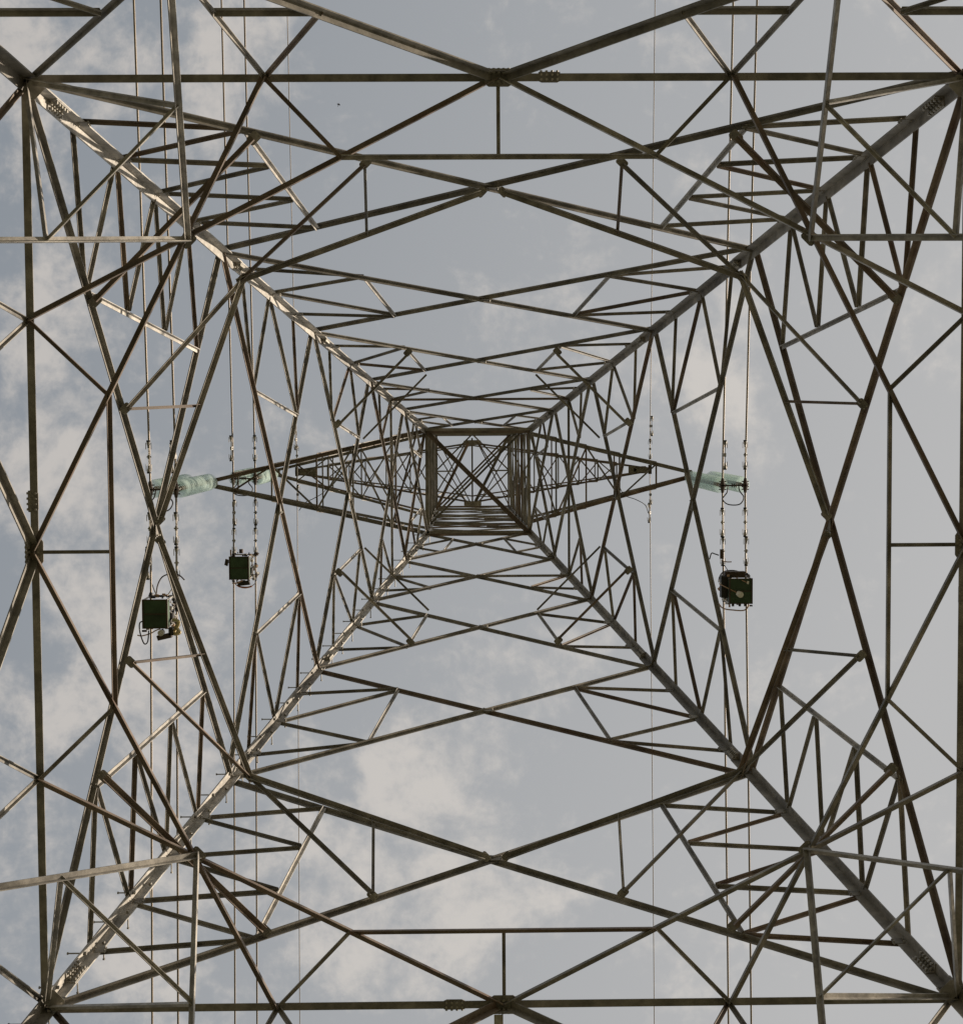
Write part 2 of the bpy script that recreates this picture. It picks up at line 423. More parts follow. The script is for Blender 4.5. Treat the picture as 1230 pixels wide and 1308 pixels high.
def X(z): return z
for f in 'NESW':
    mir = lambda u, s: u if s == 0 else 1 - u
    # main X diagonals per panel
    for (z0, z1, w) in ((ZA, ZC, .056), (ZC, ZD, .052), (ZD, ZE, .048), (ZE, ZF, .046), (ZF, ZG, .045)):
        member(f, 0.004, z0, .996, z1, w, 'diagonal_brace', .014)
        member(f, .996, z0, .004, z1, w, 'diagonal_brace', -.004 - w * .2)
        wa, wb = hw(z0), hw(z1); zc = z0 + (z1 - z0) * wa / (wa + wb)
        gusset(fp(f, .5, zc) + inward(f, zc) * .012, V(1, 0, 0) if f in 'NS' else V(0, 1, 0), V(0, 0, 1), inward(f, zc), .06, .045, 2, t=.003)
    def dlow(z0, z1, u):   # height on the rising diagonal (left half, lower)
        wa, wb = hw(z0), hw(z1); lo, hi = 0.0, 1.0
        for _ in range(40):
            t = (lo + hi) / 2; zz = z0 + (z1 - z0) * t; x = -wa + (wb + wa) * t; uu = (x / hw(zz) + 1) / 2
            if uu < u: lo = t
            else: hi = t
        return z0 + (z1 - z0) * lo
    def dhigh(z0, z1, u):  # the falling diagonal (left half, upper)
        wa, wb = hw(z0), hw(z1); lo, hi = 0.0, 1.0
        for _ in range(40):
            t = (lo + hi) / 2; zz = z0 + (z1 - z0) * t; x = wa - (wb + wa) * t; uu = (x / hw(zz) + 1) / 2
            if uu > u: lo = t
            else: hi = t
        return z0 + (z1 - z0) * lo
    for s in (0, 1):
        def st(a, b, w=.036, off=.004, name='bracing_strut'):
            return member(f, mir(a[0], s), a[1], mir(b[0], s), b[1], w, name, off, m=M_GALV if 'tie' in name else None)
        # panel 1
        T1 = (.195, dlow(ZA, ZC, .195)); T2 = (.206, dhigh(ZA, ZC, .206))
        lerp = lambda t: (T1[0] + (T2[0] - T1[0]) * t - .006 * math.sin(math.pi * t), T1[1] + (T2[1] - T1[1]) * t)
        a, b = lerp(.333), lerp(.667)
        st(T1, T2, .042, .006, 'bracing_tie')
        st((.01, 11.72), T1, .040, -.006); st((.01, 12.44), T1, .038); st((.01, 12.52), a, .042, -.008)
        st((.01, 13.24), a, .038); st((.01, 13.3), b, .038, -.008); st((.01, 14.0), b, .036); st((.01, 14.06), T2, .04, -.008)
        # panel 2
        T1 = (.238, dlow(ZC, ZD, .238)); T2 = (.262, dhigh(ZC, ZD, .262))
        st(T1, T2, .038, .006, 'bracing_tie'); st((.01, 15.5), T1, .036, -.006); st((.01, 16.33), T1, .038); st((.01, 16.4), T2, .042, -.008); st((.01, 17.17), T2, .036)
        # panel 3
        T1 = (.242, dlow(ZD, ZE, .242)); T2 = (.272, dhigh(ZD, ZE, .272))
        st(T1, T2, .036, .006, 'bracing_tie'); st((.01, 18.68), T1, .034, -.006); st((.01, 19.57), T1, .036); st((.01, 19.63), T2, .038, -.008); 
        # panel 4
        T1 = (.245, dlow(ZE, ZF, .245))
        st((.01, 21.12), T1, .034, -.006); st((.01, 21.75), T1, .036)
        # panel 5
        T1 = (.232, dlow(ZF, ZG, .232)); T2 = (.277, dhigh(ZF, ZG, .277))
        st(T1, T2, .032, .006, 'bracing_tie'); st((.01, 23.3), T1, .032, -.006); st((.01, 23.35), T2, .034)
    member(f, .01, 21.70, .99, 21.70, .036, 'horizontal_beam', .02)

# corner chords that tie neighbouring faces -----------------------------
UP = V(0, 0, 1)
def cp(sx, sy, face, u, z):
    """point on the N/S ('a') or W/E ('b') face next to corner (sx, sy), u measured from that corner"""
    h = hw(z)
    return V(sx * h * (1 - 2 * u), sy * h, z) if face == 'a' else V(sx * h, sy * h * (1 - 2 * u), z)
def inplan(p, d): return p + d
wA, wC = hw(ZA), hw(ZC)
zB = 13.07; hB = hw(zB)
tA = (ZC - ZA)
def dl(z0, z1, u):
    wa, wb = hw(z0), hw(z1); lo, hi = 0.0, 1.0
    for _ in range(40):
        t = (lo + hi) / 2; zz = z0 + (z1 - z0) * t; x = -wa + (wb + wa) * t
        if (x / hw(zz) + 1) / 2 < u: lo = t
        else: hi = t
    return z0 + (z1 - z0) * lo
def dh(z0, z1, u):
    wa, wb = hw(z0), hw(z1); lo, hi = 0.0, 1.0
    for _ in range(40):
        t = (lo + hi) / 2; zz = z0 + (z1 - z0) * t; x = wa - (wb + wa) * t
        if (x / hw(zz) + 1) / 2 > u: lo = t
        else: hi = t
    return z0 + (z1 - z0) * lo
def small_gusset(p, sx, sy, s=.05, vert=True):
    gusset(p, V(sx, -sy, 0), V(0, 0, 1), V(.2 * sx, .2 * sy, 1), s, s * .75, 2, t=.004)
XN = {}
for (sx, sy) in ((-1, 1), (1, 1), (1, -1), (-1, -1)):
    # chord at the first redundants, panels 1, 3
    z = dl(ZA, ZC, .195)
    a, b = cp(sx, sy, 'a', .205, z + .03), cp(sx, sy, 'b', .205, z + .03)
    angle('corner_chord', a + V(0, -sy * .06, -.02), b + V(-sx * .06, 0, -.02), .055, V(0, 0, -1), M_RUSTY, side=1)
    small_gusset(a + V(0, -sy * .05, 0), sx, sy, .05); small_gusset(b + V(-sx * .05, 0, 0), sx, sy, .05)
    z = dl(ZD, ZE, .242); a, b = cp(sx, sy, 'a', .252, z), cp(sx, sy, 'b', .252, z)
    angle('corner_chord', a + V(0, -sy * .09, 0), b + V(-sx * .09, 0, 0), .04, V(0, 0, -1))
    small_gusset(a + V(0, -sy * .06, 0), sx, sy, .05); small_gusset(b + V(-sx * .06, 0, 0), sx, sy, .05)
    z = dh(ZD, ZE, .272); a, b = cp(sx, sy, 'a', .277, z), cp(sx, sy, 'b', .277, z)
    angle('corner_chord', a + V(0, -sy * .05, 0), b + V(-sx * .05, 0, 0), .032, V(0, 0, -1))
    # horizontal diaphragm at the first crossing
    Y = V(sx * 2.07, sy * 2.08, zB)
    na, eb = V(sx * .09, sy * (hB - .07), zB), V(sx * (hB - .07), sy * .09, zB)
    angle('plan_brace', na, Y + (Y - na).normalized() * .05, .058, V(0, 0, -1), side=sx * sy)
    angle('plan_brace', eb, Y + (Y - eb).normalized() * .05, .058, V(0, 0, -1), side=-sx * sy)
    small_gusset(na, sx, sy, .042); small_gusset(eb, sx, sy, .042)
    small_gusset(Y, sx, sy, .05)
    zk = dl(ZA, ZC, .325)
    for w_, pt, mid in (('a', cp(sx, sy, 'a', .33, zk), na), ('b', cp(sx, sy, 'b', .33, zk), eb)):
        iv = V(0, -sy * .06, 0) if w_ == 'a' else V(-sx * .06, 0, 0)
        angle('plan_brace', pt + iv, Y, .042, V(0, 0, -1))
        h = .47
        hit = mid + (Y - mid) * (.505)
        if w_ == 'a': hit = V(pt.x, 0, 0); tt = (pt.x - mid.x) / (Y.x - mid.x)
        else: tt = (pt.y - mid.y) / (Y.y - mid.y)
        tt = tt * 1.0
        hit = mid + (Y - mid) * (.478)
        angle('bracing_strut', pt + iv, hit, .03, V(0, 0, -1))
        small_gusset(pt + iv * .8, sx, sy, .045)
    # horizontal diaphragm at the ring beam
    def A(x, y): return V(sx * x * wA, sy * y * wA, ZA - .012)
    M1, M2, Q1, Q2 = A(0, 1), A(1, 0), A(.494, 1), A(1, .494)
    Xn = A(.659, .659); P1, P2 = A(.333, .832), A(.832, .333)
    angle('plan_brace', M1, Q2, .052, V(0, 0, -1), M_RUSTY if sx < 0 else None, side=-sx * sy)
    angle('plan_brace', M2, Q1, .052, V(0, 0, -1), side=sx * sy, off=.012)
    angle('plan_brace', Q1, P1, .036, V(0, 0, -1)); angle('plan_brace', Q2, P2, .036, V(0, 0, -1))
    small_gusset(Xn + V(0, 0, -.03), sx, sy, .055)
    XN[sx, sy] = Xn
for s in (-1, 1):
    angle('plan_brace', V(-.333 * wA, s * .832 * wA, ZA - .03), V(.333 * wA, s * .832 * wA, ZA - .03), .042, V(0, 0, -1))
    angle('plan_brace', V(s * .832 * wA, -.333 * wA, ZA - .03), V(s * .832 * wA, .333 * wA, ZA - .03), .042, V(0, 0, -1))
    angle('bracing_strut', V(0, s * wA, ZA - .01), V(0, s * .832 * wA, ZA - .01), .032, V(0, 0, -1))
    angle('bracing_strut', V(s * wA, 0, ZA - .01), V(s * .832 * wA, 0, ZA - .01), .032, V(0, 0, -1))
# mid-beam gussets and beam splices
for f in 'NESW':
    ax = V(1, 0, 0) if f in 'NS' else V(0, 1, 0); inn = inward(f, ZA); flat = V(inn.x, inn.y, 0).normalized()
    c = fp(f, .5, ZA)
    gusset(c + flat * .008 + V(0, 0, -.02), ax, V(0, 0, 1), V(0, 0, -1), .095, .062, 5, t=.005)
    gusset(c + flat * -.03 + V(0, 0, -.03), ax, V(0, 0, 1), flat, .09, .07, 5, t=.005)
    sgn = {'N': 1, 'S': -1, 'W': 1, 'E': -1}[f]
    if f == 'S':
        st = bmesh.new(); add_box(st, V(0, 0, 0), V(.004, 0, 0), V(0, .05, 0), V(0, 0, .05)); add_box(st, V(-.03, 0, -.04), V(.03, 0, 0), V(0, .05, 0), V(0, 0, .004))
        so = bm_obj('cleat', st, M_GALV, pylon); so.location = W(c + V(-.01, -.09, -.06)) - PO
    c2 = c + ax * (.35 * sgn) + flat * .006 + V(0, 0, -.012)
    gusset(c2, ax, V(0, 0, 1), V(0, 0, -1), .075, .035, 4, name='splice_plate', t=.005)
    gusset(c2 - flat * .034 + V(0, 0, .03), ax, V(0, 0, 1), flat, .075, .03, 4, name='splice_plate', t=.005)

# below the ring: K bracing, hip bracing --------------------------------
ZK = 7.52
def kpt(f, t, s):  # point on the K brace; s=0 left, 1 right
    z = ZA + (ZK - ZA) * t; x = hw(ZK) * t / hw(z); u = .5 - .5 * x
    return (u if s == 0 else 1 - u, z)
for f in 'NESW':
    for s in (0, 1):
        k0, k1, k25, k50, k75 = [kpt(f, t, s) for t in (.012, 1, .29, .5, .75)]
        member(f, *k0, *k1, .066, 'diagonal_brace', .016)
        q = (.254 if s == 0 else .746, ZA)
        member(f, *q, *k25, .036, 'bracing_strut', .0)
        member(f, *q, *k50, .036, 'bracing_strut', .004)
        z25 = k25[1]
        t = (ZA - z25) / (ZA - k50[1]); j2 = (q[0] + (k50[0] - q[0]) * t, z25)
        member(f, *k25, *j2, .05, 'horizontal_beam', .0, m=M_STEEL)
        c0 = (0.01 if s == 0 else .99, ZA)
        member(f, *c0, *k50, .045, 'bracing_strut', -.006)
        j1 = (c0[0] + (k50[0] - c0[0]) * t, z25)
        member(f, c0[0], z25, *j1, .05, 'horizontal_beam', .0, m=M_STEEL)
        member(f, c0[0], z25 - .9, *j1, .034, 'bracing_strut', .006)
        member(f, c0[0], z25 - .9, *k50, .04, 'bracing_strut', -.006)
        member(f, c0[0], z25 - .9, *k75, .04, 'bracing_strut', .0)
        # bottom panel down to the footings
        member(f, .01 if s == 0 else .99, ZK, .97 if s == 0 else .03, -1.2, .07, 'diagonal_brace', .02 * (1 - 2 * s))
    hbeam(f, ZK, .06)
for (sx, sy), Xn in XN.items():
    ends = []
    for w_ in 'ab':
        t = .5; z = ZA + (ZK - ZA) * t; h = hw(z); x = hw(ZK) * t
        g = V(sx * x, sy * h, z) if w_ == 'a' else V(sx * h, sy * x, z)
        nv = V(0, -sy, 0) if w_ == 'a' else V(-sx, 0, 0)
        angle('hip_brace', Xn + V(0, 0, -.03), g + nv * .02, .05, V(0, 0, -1) if True else nv, M_GALV, off=.0, side=1)
        # node on the hip brace, joined to the corner
        ends.append(Xn + V(0, 0, -.03) + (g - Xn) * .515)
    c = V(sx * (wA - .02), sy * (wA - .02), ZA)
    for e in ends: angle('hip_brace', c, e, .042, V(0, 0, -1), M_GALV)
    angle('hip_brace', ends[0], ends[1], .032, V(0, 0, -1), M_GALV)
    small_gusset(c + V(-sx * .06, -sy * .06, -.05), sx, sy, .07)

# waist ring, cage -------------------------------------------------------
for f in 'NESW':
    hbeam(f, ZG, .085 if f == 'N' else .06, m=M_RUSTY if f == 'N' else M_STEEL)
    if f == 'N': hbeam(f, ZG + .28, .08)
    if f in 'NS': hbeam(f, ZG - .12, .05)
LV = [ZG, 25.55, 26.8, 28.2, 29.6, 31.2, 32.8, TOP]
for i, (z0, z1) in enumerate(zip(LV, LV[1:])):
    for f in 'NESW':
        if f == 'N' or i % 2 or i == 6: hbeam(f, z1, .045 if i != 6 else .05)
        member(f, .01, z0, .99, z1, .032, 'cage_diagonal', .01, side=1)
        member(f, .99, z0, .01, z1, .032, 'cage_diagonal', -.012, side=1)
        zm = (z0 + z1) / 2
        (member(f, .01, zm, .5, zm + .03, .024, 'bracing_strut', .0) if i % 2 == 0 else None)
        if f in 'SE' and i % 2: member(f, .6, zm - .1, .99, zm - .1, .045, 'bracing_strut', .0)
def pl(x0, y0, x1, y1, z, w=.045, nm='plan_brace', m=None):
    return angle(nm, V(x0, y0 + drift(z), z), V(x1, y1 + drift(z), z), w, V(0, 0, -1), m)
pl(-.8, .8, .8, -.8, ZG - .02, .085, m=M_RUSTY); 
for z in (26.8, 29.6, 32.8): pl(.8, .8, -.8, -.8, z, .045)
h = .8
for a, b in (((0, h), (-h, 0)), ((-h, 0), (0, -h)), ((0, -h), (h, 0)), ((h, 0), (0, h))): pl(*a, *b, TOP, .04)
pl(0, .72, 0, -.75, TOP - .03, .045)
for c, mmid in (((-h, -h), (-.1, .62)), ((h, h), (.06, -.65))): pl(*c, *mmid, TOP - .9, .075)
for c, mmid in (((h, -h), (.1, .62)), ((-h, h), (-.06, -.65))): pl(*c, *mmid, TOP - .9, .03)
pl(-h, 0, -.42, 0, TOP - .05, .04, m=M_GALV); pl(h, 0, .42, 0, TOP - .05, .04)
for s in (.62, -.72):
    gusset(V(0, s + drift(TOP), TOP - .04), V(1, 0, 0), V(0, 0, 1), V(0, 0, -1), .19, .055, 5, t=.008)

# crossarms ----------------------------------------------------------------
def arm(side, z, tip_x, tip_w, zt, dz_top, wch, fr, tip_y=0.0, root=None, roottop=None, dbl=False, ztip=None):
    """two bottom chords and two top ties meeting at the tip; struts at fractions fr; X bracing between"""
    R = root or [V(side * .8, .8 + drift(z), z), V(side * .8, -.8 + drift(z), z)]
    T = roottop or [V(side * .8, .8 + drift(z + dz_top), z + dz_top), V(side * .8, -.8 + drift(z + dz_top), z + dz_top)]
    zt = zt
    E = [V(side * tip_x, tip_y + tip_w, zt), V(side * tip_x, tip_y - tip_w, zt)]
    E2 = [e + V(-side * .05, 0, .10) for e in E]
    for i in (0, 1):
        ins = V(0, -1 if i == 0 else 1, 0)
        angle('arm_chord', R[i], E[i], wch, V(0, 0, -1), M_RUSTY if random.random() < .5 else M_STEEL, side=(1 if i == 0 else -1) * side)
        angle('arm_tie', T[i], E2[i], wch * .75, V(0, 0, -1), side=(1 if i == 0 else -1) * side)
    P = lambda i, f: R[i] + (E[i] - R[i]) * f
    P2 = lambda i, f: T[i] + (E2[i] - T[i]) * f
    prev = 0.04
    for j, f in enumerate(fr):
        angle('arm_strut', P(0, f), P(1, f), .034, V(0, 0, -1))
        for i in (0, 1):
            angle('arm_strut', P(i, f), P2(i, f - .04), .03, V(0, 1 if i == 0 else -1, 0))
            angle('arm_strut', P2(i, max(prev, .02)), P(i, f), .03, V(0, 1 if i == 0 else -1, 0), off=.01)
        k = j % 2
        angle('arm_diagonal', P(k, prev), P(1 - k, f), .036, V(0, 0, -1), off=.02)
        if dbl: angle('arm_diagonal', P(1 - k, prev), P(k, f), .03, V(0, 0, -1), off=.035)
        if j % 2 == 0: angle('arm_strut', P2(0, f), P2(1, f), .03, V(0, 0, -1))
        prev = f
    gusset(V(side * (tip_x - .02), tip_y, zt - .01), V(1, 0, 0), V(0, 0, 1), V(0, 0, -1), .07, tip_w + .03, 2, t=.006)
    return E
arm(-1, ZG, 4.09, .045, ZG, 1.45, .07, (.16, .34, .51, .72, .9))
arm(1, 26.8, 3.66, .05, 26.8, 1.4, .075, (.2, .38, .58, .8), dbl=False)
arm(-1, 29.6, 3.76, .05, 29.6, 1.6, .06, (.25, .45, .66, .86), dbl=True)
for s in (-1, 1):
    R = [V(0, .62 + drift(TOP), TOP), V(0, -.70 + drift(TOP), TOP)]
    T = [V(0, .55 + drift(TOP), TOP + .9), V(0, -.6 + drift(TOP), TOP + .9)]
    arm(s, TOP, 3.78, .05, TOP, .9, .05, (.22, .36, .5, .62, .73, .84), tip_y=-.13, root=R, roottop=T, dbl=True)
    gusset(V(s * 3.72, -.13, TOP - .01), V(1, 0, 0), V(0, 0, 1), V(0, 0, -1), .17, .06, 4, t=.012)
    gusset(V(s * 3.52, -.13, TOP - .01), V(1, 0, 0), V(0, 0, 1), V(0, 0, -1), .09, .09, 4, t=.012)

# ---------------------------------------------------------------- wires
PH = {  # name: (x inner, x outer, y centre, z of conductor, z of arm tip)
    'L1': (-4.086, -4.43, .03, 21.03, 24.1), 'R1': (3.66, 4.00, -.06, 23.43, 26.8), 'L2': (-3.786, -4.16, -.02, 26.87, 29.6)}
def wire_pts(x, y0, z0, k, k2):
    pts = []
    ys = [-125, -100, -80, -60, -40, -28, -20, -14, -10, -7, -5, -3, -2, -1, -.4, 0, .4, 1, 2, 3, 5, 7, 10, 14, 20, 28, 40, 60, 80, 100, 125]
    for y in ys:
        kk = k if y > 0 else k2
        s = math.sqrt(y * y + .09) - .3
        pts.append(V(x, y0 + y, z0 - kk * s + kk / 250 * y * y))
    return pts
def wire_z(y, z0, k, k2):
    kk = k if y > 0 else k2
    return z0 - kk * (math.sqrt(y * y + .09) - .3) + kk / 250 * y * y
def wire(name, label, x, y0, z0, k, k2, r, group, m=M_WIRE):
    bm = bmesh.new(); P = [W(p) for p in wire_pts(x, y0, z0, k, k2)]; o0 = W((x, y0, z0))
    add_tube(bm, [p - o0 for p in P], r, 8)
    o = bm_obj(name, bm, m); o.location = o0; tag(o, label, 'power line', group)
    for f in o.data.polygons: f.use_smooth = True
    return o
KW = {'L1': (.088, .078), 'R1': (.125, .085), 'L2': (.075, .088)}
wl = {'L1': 'lowest pair, far left of the pylon', 'L2': 'pair between the far left pair and the cage', 'R1': 'pair right of the cage'}
for k_, (xi, xo, y, zc_, zt) in PH.items():
    wire('conductor', 'inner bare aluminium cable of the ' + wl[k_], xi, y, zc_, *KW[k_], .0145, 'twin line conductors')
    wire('conductor', 'outer bare aluminium cable of the ' + wl[k_], xo, y, zc_, *KW[k_], .0145, 'twin line conductors')
wire('earth_wire', 'thin earth wire left of the cage held by the left peak arm', -3.838, -.115, 34.3, .09, .08, .0085, 'thin earth wires')
wire('earth_wire', 'thin earth wire right of the cage held by the right peak arm', 3.89, -.13, 34.3, .1, .07, .0085, 'thin earth wires')

# insulator strings --------------------------------------------------------
def insulator_string(label, x, y, ztop, zbot):
    t = thing('insulator_string', label, 'insulator', (x, y, ztop), 'green glass insulator strings')
    T = W((x, y, ztop))
    L = ztop - zbot; n = int((L - .42) / .138); pitch = (L - .42) / n
    # one glass shell mesh shared by the string
    g = bmesh.new()
    add_lathe(g, V(0, 0, 0), V(0, 0, -1), [(.045, -.015), (.07, .0), (.105, .018), (.127, .045), (.1275, .055), (.118, .05), (.088, .036), (.04, .02)], 28)
    bmesh.ops.recalc_face_normals(g, faces=g.faces)
    gm = bpy.data.meshes.new('glass_disc'); g.to_mesh(gm); g.free(); gm.materials.append(M_GLASS)
    for p in gm.polygons: p.use_smooth = True
    c = bmesh.new(); add_lathe(c, V(0, 0, 0), V(0, 0, -1), [(.001, -.075), (.02, -.07), (.030, -.05), (.032, -.012), (.03, -.005), (.012, .0), (.010, .07), (.001, .072)], 12)
    bmesh.ops.recalc_face_normals(c, faces=c.faces)
    cm = bpy.data.meshes.new('metal_cap'); c.to_mesh(cm); c.free(); cm.materials.append(M_BOLT)
    z = -.20
    for i in range(n):
        for nm, me in (('glass_disc', gm), ('metal_cap', cm)):
            o = bpy.data.objects.new(nm, me); col.objects.link(o); o.parent = t; o.location = (0, 0, z)
        z -= pitch
    bm = bmesh.new(); add_cyl(bm, V(0, 0, 0), V(0, 0, -.16), .012, 8); add_cyl(bm, V(-.03, 0, -.02), V(.03, 0, -.02), .02, 8)
    bm_obj('hanger', bm, M_GALV, t)
    bm = bmesh.new(); add_cyl(bm, V(0, 0, z + .06), V(0, 0, -L + .03), .012, 8)
    add_box(bm, V(0, 0, -L + .09), V(.035, 0, 0), V(0, .012, 0), V(0, 0, .035))
    bm_obj('lower_link', bm, M_BOLT, t)
    # suspension clamp round the conductor
    bm = bmesh.new()
    for s in (-1, 1):
        add_lathe(bm, V(0, .11 * s, -L - .005), V(0, -s, 0), [(.001, 0), (.020, 0), (.03, .05), (.042, .10), (.042, .12)], 10)
    for yy in (-.06, -.02, .02, .06): add_cyl(bm, V(-.055, yy, -L), V(.055, yy, -L), .008, 6)
    bm_obj('suspension_clamp', bm, M_DARK if False else M_BROWN, t)
    return t
for k_, (xi, xo, y, zc_, zt) in PH.items():
    side = -1 if xi < 0 else 1
    where = {'L1': 'hanging from the longest left crossarm', 'L2': 'hanging from the upper left crossarm', 'R1': 'hanging from the right crossarm'}[k_]
    insulator_string('green glass insulator string ' + where + ', nearer the pylon', xi, y, zt - .06, zc_)
    insulator_string('green glass insulator string ' + where + ', farther from the pylon', xo, y, zt - .06, zc_)
    # top yoke on the arm tip
    bm = bmesh.new(); c = W(((xi + xo) / 2, y, zt - .04)) - PO
    add_box(bm, V(0, 0, 0), V(.26, 0, 0), V(0, .02, 0), V(0, 0, .03))
    o = bm_obj('arm_end_yoke', bm, M_STEEL, pylon); o.location = c
    # spacer rod with its cable loop between the two conductors
    t = thing('spacer_rod', 'short rod with drooping cable loop between the two cables ' + {'L1': 'far left', 'L2': 'second from left', 'R1': 'on the right'}[k_], 'spacer', ((xi + xo) / 2, y, zc_ - .02), 'spacer rods')
    bm = bmesh.new(); hx = abs(xo - xi) / 2
    add_cyl(bm, V(-hx, 0, 0), V(hx, 0, 0), .012, 8)
    for q in (-.03, 0, .03): add_cyl(bm, V(q, -.03, 0), V(q, .03, 0), .009, 6)
    bm_obj('rod', bm, M_BROWN, t)
    bm = bmesh.new()
    add_tube(bm, smooth([V(-hx * .55, 0, 0), V(-hx * .65, .1, -.03), V(-hx * 1.05, .2, -.05), V(-hx * .6, .28, -.07), V(hx * .4, .28, -.07), V(hx * .8, .18, -.05), V(hx * .45, .08, -.03), V(hx * .4, 0, 0)]), .009, 6)
    bm_obj('cable_loop', bm, M_DARK, t)

# dampers --------------------------------------------------------------------
def damper_proto():
    t = thing('vibration_damper', 'damper', 'damper', (0, 0, 0), 'vibration dampers on the cables')
    bm = bmesh.new(); add_tube(bm, smooth([V(0, -.17, -.07), V(0, 0, -.055), V(0, .17, -.07)], 4), .007, 6); bm_obj('messenger_cable', bm, M_BOLT, t)
    for s in (-1, 1):
        bm = bmesh.new(); add_lathe(bm, V(0, s * .115, -.066), V(0, s, 0), [(.001, 0), (.014, .0), (.016, .03), (.025, .06), (.025, .085), (.001, .085)], 10)
        bm_obj('weight', bm, M_GALV, t)
        bm = bmesh.new(); add_cyl(bm, V(0, s * .198, -.066), V(0, s * .222, -.066), .028, 10); bm_obj('weight_cap', bm, M_DARK, t)
        bm = bmesh.new()
        add_tube(bm, [V(.035, s * .10, -.066), V(.035, s * .19, -.066)], .005, 5); add_tube(bm, [V(-.035, s * .10, -.066), V(-.035, s * .19, -.066)], .005, 5)
        bm_obj('weight_rim', bm, M_GALV, t)['kind'] = 'stuff'
    bm = bmesh.new(); add_box(bm, V(0, 0, -.028), V(.014, 0, 0), V(0, .028, 0), V(0, 0, .042)); add_cyl(bm, V(-.03, 0, -.03), V(.03, 0, -.03), .01, 6)
    bm_obj('clamp', bm, M_GALV, t)
    return t
proto = damper_proto(); first = True
def put_damper(x, y0, dy, z, label):
    global first
    if first: r = proto; first = False
    else:
        r = proto.copy(); col.objects.link(r)
        for ch in proto.children:
            c = ch.copy(); col.objects.link(c); c.parent = r
    r.location = W((x, y0 + dy, z)); r['label'] = label; r.rotation_euler = (0, random.uniform(-.5, .5), 0)
pos = {'L1': (.44, -.52, -.98), 'R1': (.46, -.55, -.98), 'L2': (.52, -.58, -1.06)}
pw = {'L1': 'far left', 'L2': 'second left', 'R1': 'right'}
ph = ('above the insulators', 'just below the insulators', 'nearest the green box')
for k_, (xi, xo, y, zc_, zt) in PH.items():
    for x, io in ((xi, 'inner'), (xo, 'outer')):
        for i, d in enumerate(pos[k_]):
            dx = 0
            put_damper(x + dx, y, d, wire_z(d, zc_, *KW[k_]) - .012, 'small damper on the %s cable of the %s pair, %s' % (io, pw[k_], ph[i]))
for x, nm in ((-3.838, 'left'), (3.89, 'right')):
    for i, d in enumerate((.95, .45, -.55, -.95) if nm == 'right' else (.7, .35, -.5)):
        put_damper(x, -.12, d, wire_z(d, 34.3, .09, .08) - .01, 'tiny damper %s on the thin %s earth wire' % (('highest in the picture', 'second from the top', 'third from the top', 'lowest in the picture')[i], nm))
    bm = bmesh.new(); o0 = W((x, -.12, 34.28))
    add_box(bm, V(0, 0, 0), V(.035, 0, 0), V(0, .10, 0), V(0, 0, .04)); add_cyl(bm, V(-.03, -.0, .02), V(.0, 0, .12), .015, 6)
    o = bm_obj('earth_clamp', bm, M_BROWN); o.location = o0
    tag(o, 'dark clamp holding the thin earth wire at the tip of the %s peak arm' % nm, 'clamp')
    # bonding cable from arm back to the wire
    if nm == 'right': pts = [at(790, 618, 34.3), at(797, 632, 34.1), at(812, 638, 34.0), at(824, 645, 34.1), at(828, 655, 34.2)]
    else: pts = [at(420, 621, 34.3), at(412, 630, 34.1), at(400, 637, 34.0), at(390, 642, 34.1), at(382, 652, 34.2)]
    bm = bmesh.new(); P = [W(p) for p in pts]; add_tube(bm, [p - P[0] for p in smooth(P)], .009, 6)
    o = bm_obj('bonding_cable', bm, M_DARK); o.location = P[0]; tag(o, 'thin curved cable running from the %s peak arm to its earth wire' % nm, 'cable')

